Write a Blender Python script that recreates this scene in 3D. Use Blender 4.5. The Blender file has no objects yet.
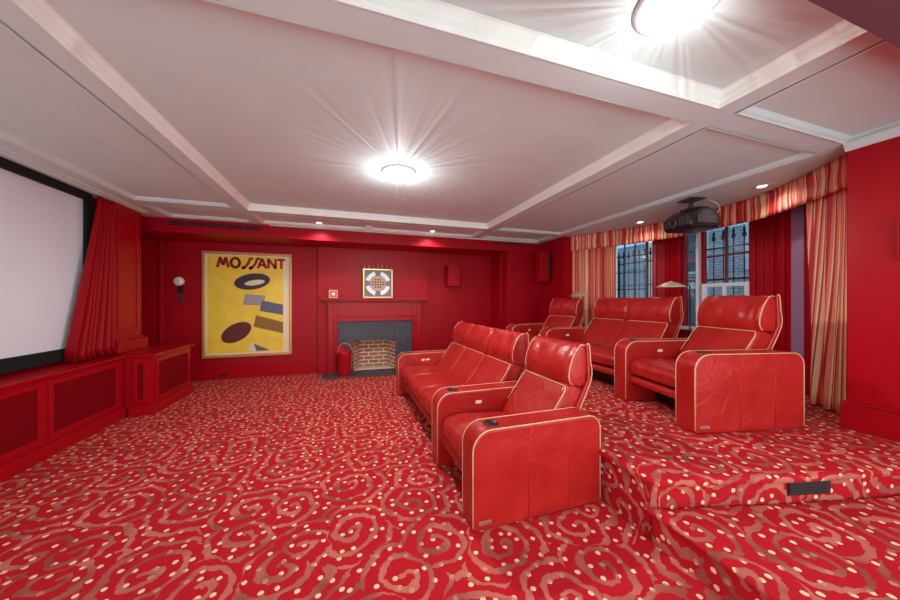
import bpy, math, random
from mathutils import Vector, Matrix, noise
random.seed(7)
R = math.radians
S = bpy.context.scene
COL = S.collection

# ------------------------------------------------------------------ camera, world, lights, exposure
cam_d = bpy.data.cameras.new('camera'); cam = bpy.data.objects.new('camera', cam_d); COL.objects.link(cam)
cam.location = (0, 0, 1.45); cam.rotation_euler = (R(90), 0, R(-18))
cam_d.sensor_width = 36; cam_d.lens = 308/900*36; cam_d.shift_y = 1/900; cam_d.clip_start = .02
S.camera = cam
S.view_settings.view_transform = 'Standard'; S.view_settings.look = 'None'
S.view_settings.gamma = 1; S.view_settings.use_curve_mapping = False
S.view_settings.exposure = 0.10

w = bpy.data.worlds.new('world'); S.world = w; w.use_nodes = True
bg = w.node_tree.nodes['Background']; _t = w.node_tree
_c = _t.nodes.new('ShaderNodeTexCoord'); _s = _t.nodes.new('ShaderNodeSeparateXYZ'); _t.links.new(_c.outputs['Generated'], _s.inputs[0])
_m = _t.nodes.new('ShaderNodeMapRange'); _t.links.new(_s.outputs[1], _m.inputs[0]); _m.inputs[1].default_value = -.15; _m.inputs[2].default_value = -.45
_r = _t.nodes.new('ShaderNodeMix'); _r.data_type = 'RGBA'; _t.links.new(_m.outputs[0], _r.inputs[0])
_r.inputs[6].default_value = (.62, .85, 1.0, 1); _r.inputs[7].default_value = (2.05, 2.35, 2.4, 1)   # bay side: pale sky; rear side: bright fill added behind the camera
_t.links.new(_r.outputs[2], bg.inputs[0]); bg.inputs[1].default_value = 1.25

def area(name, loc, rot, sx, sy, power, col=(1, .97, .93)):
    l = bpy.data.lights.new(name, 'AREA'); l.shape = 'RECTANGLE'; l.size = sx; l.size_y = sy
    l.energy = power; l.color = col
    o = bpy.data.objects.new(name, l); COL.objects.link(o); o.location = loc; o.rotation_euler = rot
    return o
DOMES = [(.50, 3.32), (1.45, 1.03), (-1.0, -.6)]
DOME_POWER = [125, 50, 80]

# ------------------------------------------------------------------ materials
MATS = {}
def mat(name, col, rough=.5, metal=0, coat=0, emit=None, es=0, spec=None, sheen=0):
    m = bpy.data.materials.new(name); m.use_nodes = True
    b = m.node_tree.nodes['Principled BSDF']
    b.inputs['Base Color'].default_value = (*col, 1); b.inputs['Roughness'].default_value = rough
    b.inputs['Metallic'].default_value = metal; b.inputs['Coat Weight'].default_value = coat
    if spec is not None: b.inputs['Specular IOR Level'].default_value = spec
    if sheen: b.inputs['Sheen Weight'].default_value = sheen
    if emit: b.inputs['Emission Color'].default_value = (*emit, 1); b.inputs['Emission Strength'].default_value = es
    MATS[name] = m
    return m
class NT:
    def __init__(s, m): s.t = m.node_tree; s.n = s.t.nodes; s.b = s.n['Principled BSDF']
    def add(s, kind, **kw):
        x = s.n.new(kind)
        for k, v in kw.items(): setattr(x, k, v)
        return x
    def put(s, sock, v):
        if hasattr(v, 'is_output') or isinstance(v, bpy.types.NodeSocket): s.t.links.new(v, sock)
        else: sock.default_value = v
    def math(s, op, a, b=0., c=None):
        x = s.add('ShaderNodeMath', operation=op); s.put(x.inputs[0], a); s.put(x.inputs[1], b)
        if c is not None: s.put(x.inputs[2], c)
        return x.outputs[0]
    def mix(s, f, a, b):
        x = s.add('ShaderNodeMix', data_type='RGBA'); s.put(x.inputs[0], f)
        s.put(x.inputs[6], a if not isinstance(a, tuple) else (*a, 1)); s.put(x.inputs[7], b if not isinstance(b, tuple) else (*b, 1))
        return x.outputs[2]
    def ramp(s, f, stops, interp='LINEAR'):
        x = s.add('ShaderNodeValToRGB'); x.color_ramp.interpolation = interp
        e = x.color_ramp.elements
        while len(e) < len(stops): e.new(.5)
        for k, (p, c) in enumerate(stops): e[k].position = p; e[k].color = (*c, 1)
        s.put(x.inputs[0], f); return x.outputs[0]
    def noise(s, vec, scale, detail=2, rough=.5):
        x = s.add('ShaderNodeTexNoise'); x.inputs['Scale'].default_value = scale
        x.inputs['Detail'].default_value = detail; x.inputs['Roughness'].default_value = rough
        if vec is not None: s.put(x.inputs['Vector'], vec)
        return x
    def bump(s, h, strength=.3, dist=.01):
        x = s.add('ShaderNodeBump'); x.inputs['Strength'].default_value = strength; x.inputs['Distance'].default_value = dist
        s.put(x.inputs['Height'], h); s.t.links.new(x.outputs[0], s.b.inputs['Normal'])
    def coord(s, k='Object'): return s.add('ShaderNodeTexCoord').outputs[k]

WALLRED = (.38, .002, .010)
m_wall = mat('red_wall_paint', WALLRED, .42, spec=.2)
n = NT(m_wall); nz = n.noise(n.coord(), 60, 3); n.bump(nz.outputs[0], .05, .002)
m_gloss = mat('red_gloss_paint', (.40, .003, .010), .28, spec=.2)
n = NT(m_gloss); nz = n.noise(n.coord(), 25, 2); n.bump(nz.outputs[0], .04, .002)
m_dark = mat('oxblood_fabric_panel', (.20, .001, .005), .7, spec=.1)
n = NT(m_dark); nz = n.noise(n.coord(), 300, 1); n.bump(nz.outputs[0], .3, .002)
m_maroon = mat('maroon_paint_and_shade', (.16, .022, .03), .5)
m_ceil = mat('ceiling_paint', (.66, .76, .75), .6)
n = NT(m_ceil); nz = n.noise(n.coord(), 3, 4); n.put(n.b.inputs['Base Color'], n.ramp(nz.outputs[0], [(.3, (.66, .83, .82)), (.7, (.70, .87, .86))]))
m_mould = mat('ivory_moulding_paint', (.90, .98, .92), .5)
n = NT(m_mould); _w = n.add('ShaderNodeTexWave'); _w.inputs['Scale'].default_value = 6; _w.inputs['Distortion'].default_value = 1.5; n.put(_w.inputs['Vector'], n.coord()); n.bump(_w.outputs['Fac'], .25, .004)
m_white = mat('white_paint', (.8, .82, .84), .4)
m_screen = mat('projection_screen', (.78, .82, .87), .85)
m_black = mat('black_felt', (.004, .004, .005), .9)
m_blackp = mat('black_plastic', (.012, .012, .014), .35)
m_greyp = mat('charcoal_plastic', (.05, .045, .045), .4)
m_cream = mat('cream_piping', (.74, .46, .25), .5)
m_button = mat('ivory_plastic', (.85, .78, .64), .3)
m_slate = mat('slate', (.055, .055, .065), .5)
n = NT(m_slate); nz = n.noise(n.coord(), 12, 5); n.put(n.b.inputs['Base Color'], n.ramp(nz.outputs[0], [(.3, (.04, .04, .05)), (.7, (.075, .075, .085))]))
m_gold = mat('antique_gold', (.62, .40, .16), .35, .7)
m_frame = mat('gilded_wood', (.62, .34, .12), .35, .35)
m_silver = mat('silver', (.72, .70, .66), .3, .8)
m_lampm = mat('bronze_shade', (.70, .56, .42), .4, .5)
m_lamppole = mat('dark_bronze', (.06, .045, .04), .4, .8)
m_glassglow = mat('lamp_glass', (.95, .95, .92), .3, emit=(1, .97, .92), es=2.2)
m_down = mat('downlight_lens', (.9, .9, .9), .3, emit=(1, .96, .9), es=6.0)
m_lilac = mat('lilac_daylight_tint', (.38, .20, .34), .5)

m_leather = mat('red_leather', (.5, .018, .014), .30, spec=.42)
n = NT(m_leather)
v = n.add('ShaderNodeTexVoronoi'); v.inputs['Scale'].default_value = 180; n.put(v.inputs['Vector'], n.coord())
nz = n.noise(n.coord(), 6, 3); nz.inputs['Distortion'].default_value = 1.2
h = n.math('ADD', n.math('MULTIPLY', v.outputs[0], .12), n.math('MULTIPLY', nz.outputs[0], 2.2))
n.bump(h, .35, .012)
n.put(n.b.inputs['Base Color'], n.ramp(n.noise(n.coord(), 5, 4).outputs[0], [(.3, (.37, .009, .008)), (.75, (.50, .021, .017))]))

m_velvet = mat('red_velvet', (.34, .001, .005), .5, spec=.15)

# carpet: spirals of rose-brown band on red, with cream dots
m_carpet = mat('swirl_carpet', (.6, .02, .03), .95, spec=.1)
n = NT(m_carpet)
uv = n.coord('UV')
dn = n.noise(uv, 5.0, 3, .6)
sub = n.add('ShaderNodeVectorMath', operation='SUBTRACT'); n.put(sub.inputs[0], dn.outputs['Color']); sub.inputs[1].default_value = (.5, .5, .5)
scl = n.add('ShaderNodeVectorMath', operation='SCALE'); n.put(scl.inputs[0], sub.outputs[0]); scl.inputs['Scale'].default_value = .16
wv = n.add('ShaderNodeVectorMath', operation='ADD'); n.put(wv.inputs[0], uv); n.put(wv.inputs[1], scl.outputs[0])
vo = n.add('ShaderNodeTexVoronoi', voronoi_dimensions='2D'); vo.inputs['Scale'].default_value = 2.55; vo.inputs['Randomness'].default_value = .75
n.put(vo.inputs['Vector'], wv.outputs[0])
dif = n.add('ShaderNodeVectorMath', operation='SUBTRACT'); n.put(dif.inputs[0], wv.outputs[0]); n.put(dif.inputs[1], vo.outputs['Position'])
sp = n.add('ShaderNodeSeparateXYZ'); n.put(sp.inputs[0], dif.outputs[0])
ang = n.math('DIVIDE', n.math('ARCTAN2', sp.outputs[1], sp.outputs[0]), 2*math.pi)
r = n.math('SQRT', n.math('ADD', n.math('MULTIPLY', sp.outputs[0], sp.outputs[0]), n.math('MULTIPLY', sp.outputs[1], sp.outputs[1])))
ph = n.math('FRACT', n.math('ADD', n.math('MULTIPLY', r, 10.0), n.math('ADD', ang, 1.0)))
tri = n.math('ABSOLUTE', n.math('SUBTRACT', ph, .5))           # 0 at band centre
wob = n.math('MULTIPLY', n.math('SUBTRACT', n.noise(uv, 14, 2).outputs[0], .5), .16)
band = n.math('LESS_THAN', n.math('ADD', tri, wob), .175)
vd = n.add('ShaderNodeTexVoronoi', voronoi_dimensions='2D'); vd.inputs['Scale'].default_value = 10.6; vd.inputs['Randomness'].default_value = .62
n.put(vd.inputs['Vector'], uv)
dot = n.math('LESS_THAN', n.math('ADD', vd.outputs['Distance'], n.math('MULTIPLY', n.math('SUBTRACT', n.noise(uv, 45, 1).outputs[0], .5), .10)), .145)
fine = n.noise(uv, 260, 3, .7)
brown = n.ramp(n.noise(uv, 3.5, 3).outputs[0], [(.36, (.33, .075, .055)), (.60, (.62, .18, .135))])
base = n.mix(band, (.55, .013, .024), brown)
# dots only where the dot centre lies off the band
col = n.mix(n.math('MULTIPLY', dot, n.math('SUBTRACT', 1.0, n.math('MULTIPLY', band, .75))), base, (.98, .70, .40))
col = n.mix(n.math('MULTIPLY', n.math('SUBTRACT', fine.outputs[0], .35), .55), col, (.08, .005, .005))
n.put(n.b.inputs['Base Color'], col)
n.bump(fine.outputs[0], .5, .006)

# striped silk: stripes along UV.x (metres of cloth)
m_stripe = mat('striped_silk', (.6, .1, .06), .45, )
n = NT(m_stripe); uv = n.coord('UV'); s_ = n.add('ShaderNodeSeparateXYZ'); n.put(s_.inputs[0], uv)
x = n.math('MULTIPLY', s_.outputs[0], 7.0)
cmb = n.add('ShaderNodeCombineXYZ'); n.put(cmb.inputs[0], x)
f = n.math('FRACT', n.math('ADD', x, n.math('MULTIPLY', n.noise(cmb.outputs[0], .9, 2).outputs[0], 1.6)))
c1 = n.ramp(f, [(0, (.56, .012, .018)), (.15, (.85, .20, .12)), (.24, (.95, .66, .36)), (.31, (.50, .01, .015)),
                (.42, (.88, .26, .16)), (.53, (.95, .70, .40)), (.60, (.45, .015, .02)), (.66, (.92, .55, .28)),
                (.74, (.62, .03, .03)), (.85, (.88, .22, .14)), (.94, (.92, .60, .32))], 'CONSTANT')
n.put(n.b.inputs['Base Color'], c1)

# bricks
def brick(name, a, b, mortar, sc, bw=.5, rh=.25, ms=.02):
    m = mat(name, a, .85); n = NT(m); t = n.add('ShaderNodeTexBrick')
    t.inputs['Color1'].default_value = (*a, 1); t.inputs['Color2'].default_value = (*b, 1); t.inputs['Mortar'].default_value = (*mortar, 1)
    t.inputs['Scale'].default_value = sc; t.inputs['Brick Width'].default_value = bw; t.inputs['Row Height'].default_value = rh; t.inputs['Mortar Size'].default_value = ms
    n.put(t.inputs['Vector'], n.coord('UV')); n.put(n.b.inputs['Base Color'], t.outputs[0]); n.bump(t.outputs['Fac'], -.5, .01)
    return m
m_brick = brick('firebox_brick', (.50, .20, .14), (.34, .12, .09), (.85, .68, .46), 1, .21, .082, .012)
m_facade = brick('outside_brick', (.20, .17, .18), (.26, .23, .24), (.35, .36, .38), 1, .22, .075, .012)
m_ash = mat('limewash', (.70, .60, .45), .9)
m_glass = bpy.data.materials.new('window_glass'); m_glass.use_nodes = True
t = m_glass.node_tree; t.nodes.clear()
o_ = t.nodes.new('ShaderNodeOutputMaterial'); mx = t.nodes.new('ShaderNodeMixShader'); tr = t.nodes.new('ShaderNodeBsdfTransparent'); gl = t.nodes.new('ShaderNodeBsdfGlossy')
gl.inputs['Roughness'].default_value = .02; tr.inputs[0].default_value = (.62, .80, .90, 1); mx.inputs[0].default_value = .10
t.links.new(tr.outputs[0], mx.inputs[1]); t.links.new(gl.outputs[0], mx.inputs[2]); t.links.new(mx.outputs[0], o_.inputs[0])

# ------------------------------------------------------------------ mesh builder
class MB:
    def __init__(s): s.v = []; s.f = []; s.uv = {}; s.sm = []
    def add(s, vs, fs, smooth=False, uvs=None):
        o = len(s.v); s.v += [tuple(v) for v in vs]
        for k, f in enumerate(fs):
            s.f.append([i+o for i in f]); s.sm.append(smooth)
            if uvs: s.uv[len(s.f)-1] = uvs[k]
        return s
    def box(s, a, b):
        x0, y0, z0 = a; x1, y1, z1 = b
        return s.add([(x0,y0,z0),(x1,y0,z0),(x1,y1,z0),(x0,y1,z0),(x0,y0,z1),(x1,y0,z1),(x1,y1,z1),(x0,y1,z1)],
              [(0,3,2,1),(4,5,6,7),(0,1,5,4),(1,2,6,5),(2,3,7,6),(3,0,4,7)])
    def prism(s, poly, z0, z1):          # polygon in XY, extruded in z
        k = len(poly); vs = [(x, y, z0) for x, y in poly] + [(x, y, z1) for x, y in poly]
        ar = sum(poly[i][0]*poly[(i+1) % k][1]-poly[(i+1) % k][0]*poly[i][1] for i in range(k))
        fs = [tuple(range(k))[::-1], tuple(range(k, 2*k))] + [(i, (i+1) % k, (i+1) % k+k, i+k) for i in range(k)]
        if ar < 0: fs = [f[::-1] for f in fs]
        return s.add(vs, fs)
    def prism_y(s, poly, y0, y1):        # polygon in XZ, extruded along y
        k = len(poly); vs = [(x, y0, z) for x, z in poly] + [(x, y1, z) for x, z in poly]
        ar = sum(poly[i][0]*poly[(i+1) % k][1]-poly[(i+1) % k][0]*poly[i][1] for i in range(k))
        fs = [tuple(range(k)), tuple(range(k, 2*k))[::-1]] + [(i, i+k, (i+1) % k+k, (i+1) % k) for i in range(k)]
        if ar < 0: fs = [f[::-1] for f in fs]
        return s.add(vs, fs)
    def tube(s, pts, r, n=8, closed=False):
        P = [Vector(p) for p in pts]; K = len(P); rings = []
        up = None
        for i in range(K):
            a = P[(i-1) % K] if (closed or i > 0) else P[i]; b = P[(i+1) % K] if (closed or i < K-1) else P[i]
            d = (b-a).normalized() if (b-a).length > 1e-9 else Vector((0, 0, 1))
            if up is None:
                up = d.cross(Vector((0, 0, 1)));
                if up.length < .01: up = d.cross(Vector((1, 0, 0)))
                up.normalize()
            up = (up - d*up.dot(d)).normalized(); sd = d.cross(up)
            rr = r[i] if isinstance(r, (list, tuple)) else r
            rings.append([P[i]+up*rr*math.cos(2*math.pi*j/n)+sd*rr*math.sin(2*math.pi*j/n) for j in range(n)])
        vs = [q for ring in rings for q in ring]; fs = []
        for i in range(K if closed else K-1):
            for j in range(n):
                a = i*n+j; b = i*n+(j+1) % n; i2 = (i+1) % K
                fs.append((a, b, i2*n+(j+1) % n, i2*n+j))
        if not closed: fs += [tuple(range(n))[::-1], tuple(range((K-1)*n, K*n))]
        return s.add(vs, fs, True)
    def lathe(s, prof, c=(0, 0, 0), n=32, ax='z'):
        vs = []; fs = []
        for (r, h) in prof:
            for j in range(n):
                a = 2*math.pi*j/n; x, y, z = r*math.cos(a), r*math.sin(a), h
                if ax == 'x': x, y, z = z, x, y
                if ax == 'y': x, y, z = x, z, y
                vs.append((x+c[0], y+c[1], z+c[2]))
        for i in range(len(prof)-1):
            for j in range(n): fs.append((i*n+j, i*n+(j+1) % n, (i+1)*n+(j+1) % n, (i+1)*n+j))
        if prof[0][0] > 1e-4: fs.append(tuple(range(n))[::-1])
        if prof[-1][0] > 1e-4: fs.append(tuple(range((len(prof)-1)*n, len(prof)*n)))
        return s.add(vs, fs, True)
    def obj(s, name, m, parent=None, bevel=0, seg=2, smooth=None):
        me = bpy.data.meshes.new(name); me.from_pydata(s.v, [], s.f); 
        if s.uv:
            L = me.uv_layers.new(name='UVMap')
            for p in me.polygons:
                u = s.uv.get(p.index)
                if u:
                    for li, c in zip(p.loop_indices, u): L.data[li].uv = c
        me.polygons.foreach_set('use_smooth', [bool(x) if smooth is None else smooth for x in s.sm])
        me.materials.append(m); me.update()
        import bmesh
        b = bmesh.new(); b.from_mesh(me); bmesh.ops.recalc_face_normals(b, faces=b.faces); b.to_mesh(me); b.free()
        o = bpy.data.objects.new(name, me); COL.objects.link(o)
        if parent: o.parent = parent
        if bevel:
            md = o.modifiers.new('bevel', 'BEVEL'); md.width = bevel; md.segments = seg; md.limit_method = 'ANGLE'; md.angle_limit = R(35)
            me.polygons.foreach_set('use_smooth', [True]*len(me.polygons)); md.harden_normals = True
        return o
    def uvbox(s):                       # planar uv by dominant normal, in metres, unrolled over steps
        for i, f in enumerate(s.f):
            vs = [Vector(s.v[k]) for k in f]; nn = Vector((0, 0, 0))
            for a in range(len(vs)): nn += vs[a].cross(vs[(a+1) % len(vs)])
            nx, ny, nz = abs(nn.x), abs(nn.y), abs(nn.z)
            if nz >= max(nx, ny): s.uv[i] = [(p.x, p.y) for p in vs]
            elif nx >= ny: s.uv[i] = [(p.x+p.z, p.y) for p in vs]
            else: s.uv[i] = [(p.x, p.y+p.z) for p in vs]
        return s

def struct(o, label=None):
    o['kind'] = 'structure'
    if label: o['label'] = label
    return o
def tag(o, label, cat, group=None, kind=None):
    o['label'] = label; o['category'] = cat
    if group: o['group'] = group
    if kind: o['kind'] = kind
    return o
def thing(name, label, cat, loc=(0, 0, 0), rz=0, group=None):
    o = bpy.data.objects.new(name, None); COL.objects.link(o); o.location = loc; o.rotation_euler = (0, 0, rz)
    o.empty_display_size = .1
    return tag(o, label, cat, group)

def loft(profile, y0, y1, er=.05, puff=.0, ny=26, seams=(), seamd=.02, seamw=.035, wr=0, seed=0, dip=None):
    """cushion: closed side profile (x,z) swept along y, ends rounded, seams pulled in"""
    cx = sum(p[0] for p in profile)/len(profile); cz = sum(p[1] for p in profile)/len(profile)
    K = len(profile); ys = []
    for i in range(ny+1):
        t = i/ny; ys.append(y0+(y1-y0)*(.5-.5*math.cos(math.pi*t))*.5+(y1-y0)*t*.5)
    for s_ in seams: ys += [s_-seamw*.6, s_, s_+seamw*.6, s_-seamw*1.3, s_+seamw*1.3]
    e = [y0+er*k for k in (.03, .12, .3, .6, 1)]+[y1-er*k for k in (.03, .12, .3, .6, 1)]
    ys = sorted(set([round(a, 5) for a in ys+e if y0 <= a <= y1]))
    vs = []
    for y in ys:
        d = min(y-y0, y1-y); k = 1
        inset = 0
        if d < er: inset = er-math.sqrt(max(0, er*er-(er-d)**2))
        t = (y-y0)/(y1-y0); pf = puff*math.sin(math.pi*t)
        sd = sum(seamd*math.exp(-((y-s_)/seamw)**2) for s_ in seams)
        for (x, z) in profile:
            dx, dz = x-cx, z-cz; l = math.hypot(dx, dz) or 1
            off = pf-inset-sd
            if wr:
                p = Vector((x*5+seed, y*9, z*5)); q = noise.noise(p*1.3)
                off += wr*(noise.noise(p)*.6 + (1-abs(q)*2)*.5)
            off = max(off, -l*.92)
            vs.append((x+dx/l*off, y, z+dz/l*off))
    fs = []; N = len(ys)
    for i in range(N-1):
        for j in range(K): fs.append((i*K+j, i*K+(j+1) % K, (i+1)*K+(j+1) % K, (i+1)*K+j))
    fs += [tuple(range(K)), tuple(range((N-1)*K, N*K))[::-1]]
    return MB().add(vs, fs, True)
def smoothpoly(pts, n=6, closed=True):
    """Catmull-Rom through 2D/3D points"""
    out = []; K = len(pts); rng = K if closed else K-1
    for i in range(rng):
        def g(j): return Vector(pts[j % K] if closed else pts[max(0, min(K-1, j))])
        a, b, c, d = g(i-1), g(i), g(i+1), g(i+2)
        for k in range(n):
            t = k/n; out.append(tuple(.5*((2*b)+(c-a)*t+(2*a-5*b+4*c-d)*t*t+(3*b-a-3*c+d)*t**3)))
    if not closed: out.append(tuple(pts[-1]))
    return out
def roundrect(x0, z0, x1, z1, rs, n=8):
    """rs: radii for corners (x0z0, x1z0, x1z1, x0z1)"""
    out = []
    for (cx, cz, r_, a0) in ((x0+rs[0], z0+rs[0], rs[0], 180), (x1-rs[1], z0+rs[1], rs[1], 270), (x1-rs[2], z1-rs[2], rs[2], 0), (x0+rs[3], z1-rs[3], rs[3], 90)):
        for k in range(n+1):
            a = R(a0+90*k/n); out.append((cx+r_*math.cos(a), cz+r_*math.sin(a)))
    return out

# ------------------------------------------------------------------ room
ZB, ZC = 2.75, 2.84          # beam underside, coffer bed
PZ, SZ = .39, .20          # platform, step
XW = 3.93
def S_box(name, a, b, m, bev=0, label=None): return struct(MB().box(a, b).obj(name, m, bevel=bev), label)

f = MB(); f.box((-3.6, -1.3, -.1), (6.0, 7.3, 0)); f.uvbox(); struct(f.obj('floor', m_carpet))
# walls
struct(MB().box((-3.7, -1.3, 0), (-3.02, 5.05, 3)).obj('wall_left', m_wall))
S_box('wall_left_alcove', (-3.7, 5.05, 0), (-3.45, 6.8, 3), m_wall)
S_box('wall_back', (-3.7, 6.75, 0), (4.6, 7.0, 3), m_wall)
S_box('wall_chimney_breast_left', (-.60, 6.62, 0), (.06, 6.75, 2.53), m_wall)
S_box('wall_chimney_breast_right', (.92, 6.62, 0), (1.62, 6.75, 2.53), m_wall)
S_box('wall_chimney_breast_upper', (.06, 6.62, .66), (.92, 6.75, 2.53), m_wall)
# soffit
S_box('wall_soffit', (-3.45, 5.95, 2.53), (4.08, 6.75, 2.99), m_wall, .004)
# closet block at right rear with panelled face
S_box('wall_back_right', (3.24, 5.95, 0), (4.08, 6.75, 2.53), m_wall, .004)
# right wall to the bay
S_box('wall_right_rear', (4.08, 5.17, 0), (4.6, 6.75, 3), m_wall)
S_box('wall_right', (XW, -.6, 0), (4.4, 1.42, 3), m_gloss, .01)
# ceiling bed + beams
S_box('ceiling', (-3.7, -1.3, ZC), (6.0, 7.0, 3.0), m_ceil)
XA, XB, XC, XD, XE = -2.64, -1.54, -1.39, 2.37, 2.53
XF = 3.93
YA, YB, YC, YD, YE = 1.42, 1.585, 5.08, 5.22, 5.84
tn = [0]
def trim(mb, m, bev=0):
    tn[0] += 1
    return struct(mb.obj('trim_%d' % tn[0], m, bevel=bev))
# lattice
e = .0
rects = [(-3.02, XA), (XB, XC), (XD, XE)]
for (a, b) in rects: trim(MB().box((a, -2.6, ZB), (b, 5.95, ZC-.0005)), m_ceil)
trim(MB().box((XF, 1.42, ZB), (6.0, 5.95, ZC-.0005)), m_ceil)
trim(MB().box((XA, 5.0+e, ZB), (XB, YD, ZC-.0005)), m_ceil)
for (y0, y1) in ((YA, YB), (YC, YD), (YE, 5.95)):
    if y0 != YC: trim(MB().box((XC, y0, ZB), (XD, y1, ZC-.0005)), m_ceil)
    else: trim(MB().box((XC, y0, ZB), (XD, y1, ZC-.0005)), m_ceil)
    trim(MB().box((XE, y0, ZB), (XF, y1, ZC-.0005)), m_ceil)
trim(MB().box((XA, YE, ZB), (XB, 5.95, ZC-.0005)), m_ceil)
ZS = ZB+.035
for (x0_, y0_, x1_, y1_) in ((XA, -1.3, XB, 5.0), (XA, YD, XB, YE), (XC, YD, XD, YE), (XE, YD, XF, YE), (XE, YB, XF, YC), (XE, -1.3, XF, YA)):
    trim(MB().box((x0_-.02, y0_-.02, ZS), (x1_+.02, y1_+.02, ZC-.001)), m_ceil)
PS = [(0, ZB-.006), (.012, ZB-.008), (.02, ZB+.0), (.035, ZB+.008), (.045, ZB+.02), (.055, ZS+.001), (0, ZS+.001)]
# stepped mouldings round each coffer (profile: inward distance, drop from bed)
PROF = [(0, ZB-.004), (.006, ZB-.004), (.010, ZB+.012), (.016, ZB+.020), (.018, ZB+.045), (.030, ZB+.058), (.034, ZB+.066), (.040, ZB+.080), (.052, ZC-.002), (0, ZC-.002)]
def ring(x0, y0, x1, y1, prof=PROF, m=m_mould):
    vs = []; fs = []; K = len(prof)
    for (d, z) in prof: vs += [(x0+d, y0+d, z), (x1-d, y0+d, z), (x1-d, y1-d, z), (x0+d, y1-d, z)]
    for i in range(K-1):
        for j in range(4): fs.append((i*4+j, i*4+(j+1) % 4, (i+1)*4+(j+1) % 4, (i+1)*4+j))
    return trim(MB().add(vs, fs), m)
ring(XC, YB, XD, YC); ring(XC, -2.5, XD, YA); ring(XC, YD, XD, YE, prof=PS)
ring(XE, YB, XF, YC, prof=PS, m=m_ceil); ring(XE, -1.0, XF, YA, prof=PS, m=m_ceil); ring(XE, YD, XF, YE, prof=PS, m=m_ceil)
ring(XA, -2.5, XB, 5.0, prof=PS, m=m_ceil); ring(XA, YD, XB, YE, prof=PS, m=m_ceil)
# flat inner bead lines on the beds (second, thinner moulding)
# crown at the left wall
CR = [(-3.02, 2.732), (-2.94, 2.732), (-2.90, 2.722), (-2.86, 2.722), (-2.83, 2.735), (-2.80, 2.738), (-2.79, 2.7495), (-3.02, 2.7495)]
trim(MB().prism_y(CR, -2.5, 5.62), m_ceil)
# near header (camera stands beneath it)
S_box('wall_header', (-3.02, -.6, 2.50), (XW, .64, ZB-.02), mat('plum_paint', (.12, .05, .065), .5), .004)
# crown near right wall
trim(MB().prism_y([(XW, 2.69), (XW-.015, 2.69), (XW-.03, 2.72), (XW-.06, 2.7495), (XW, 2.7495)], .66, 1.42), m_ceil)
# crown along soffit top
trim(MB().box((-1.3, 5.925, 2.735), (4.0, 5.949, 2.7495)), m_ceil)
# pillar at the left
def panel_frame(mb, o, u, v, n_, w_, h_, t_=.045, d_=.015, g=.0):
    """raised rectangular moulding; o corner, u,v unit vectors, n_ outward"""
    o, u, v, n_ = map(Vector, (o, u, v, n_))
    for (a, b, c, d) in ((0, 0, w_, t_), (0, h_-t_, w_, h_), (0, t_, t_, h_-t_), (w_-t_, t_, w_, h_-t_)):
        P = [o+u*a+v*b, o+u*c+v*b, o+u*c+v*d, o+u*a+v*d]
        mb.add(P+[p+n_*d_ for p in P], [(0,3,2,1),(4,5,6,7),(0,1,5,4),(1,2,6,5),(2,3,7,6),(3,0,4,7)])
    return mb
S_box('wall_left_pillar', (-3.45, 5.06, 0), (-2.86, 5.60, 2.75), m_gloss, .004)
trim(MB().box((-3.0, 5.03, .775), (-2.80, 5.64, .93)).box((-3.0, 5.045, .93), (-2.83, 5.62, .96)), m_gloss, .006)
b = MB(); panel_frame(b, (-2.86, 5.12, 1.03), (0, 1, 0), (0, 0, 1), (1, 0, 0), .42, 1.60, .05, .012); trim(b, m_gloss, .004)

# baseboards
def base_y(y, x0, x1, name, h=.2):   # facing -Y at wall y
    struct(MB().box((x0, y-.022, 0), (x1, y, h)).box((x0, y-.014, h), (x1, y, h+.025)).obj(name, m_gloss, bevel=.004))
base_y(6.75, -3.45, -.60, 'baseboard_back_left'); base_y(6.75, 1.62, 3.24, 'baseboard_back_right')
base_y(6.62, -.60, -.48, 'baseboard_breast_left'); base_y(6.62, 1.52, 1.62, 'baseboard_breast_right')
struct(MB().box((XW-.03, -.6, PZ), (XW, 1.445, PZ+.21)).box((XW-.018, -.6, PZ+.21), (XW, 1.435, PZ+.235)).obj('baseboard_right', m_gloss, bevel=.005))

# door casing left rear
b = MB(); b.box((-3.20, 6.715, 0), (-3.12, 6.75, 2.53)).box((-3.18, 6.70, 0), (-3.14, 6.715, 2.53)); trim(b, m_gloss, .005)
# panelled closet face
b = MB(); panel_frame(b, (3.28, 5.95, .42), (1, 0, 0), (0, 0, 1), (0, -1, 0), .64, 1.86, .06, .018); trim(b, m_gloss, .004)
b = MB(); panel_frame(b, (3.30, 5.95, 2.35), (1, 0, 0), (0, 0, 1), (0, -1, 0), .60, .12, .02, .012); trim(b, m_gloss, .003)
trim(MB().box((3.205, 6.2, 0), (3.24, 6.26, 2.53)), m_gloss, .004)

# bay window walls (plan polyline, thickness outward)
bay = [(4.35, 5.42), (4.40, 5.42), (5.12, 3.86), (5.12, 2.50), (4.42, 1.28)]
def wallseg(mb, p, q, z0, z1, t=.16, off=0):
    p = Vector((p[0], p[1], 0)); q = Vector((q[0], q[1], 0)); d = (q-p).normalized(); nn = Vector((-d.y, d.x, 0))
    if nn.x < 0: nn = -nn
    a = p+nn*off; b_ = q+nn*off
    P = [a, b_, b_+nn*t, a+nn*t]
    mb.prism([(v.x, v.y) for v in P], z0, z1)
    return mb
def along(p, q, t): return (p[0]+(q[0]-p[0])*t, p[1]+(q[1]-p[1])*t)
wp, wq = bay[1], bay[2]
b = MB()
b2 = wallseg(MB(), wp, along(wp, wq, .48), PZ, ZB); struct(b2.obj('wall_bay_left', m_wall))
struct(wallseg(MB(), along(wp, wq, .48), along(wp, wq, .885), PZ, 1.02).obj('wall_bay_left_lower', m_wall))
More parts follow.
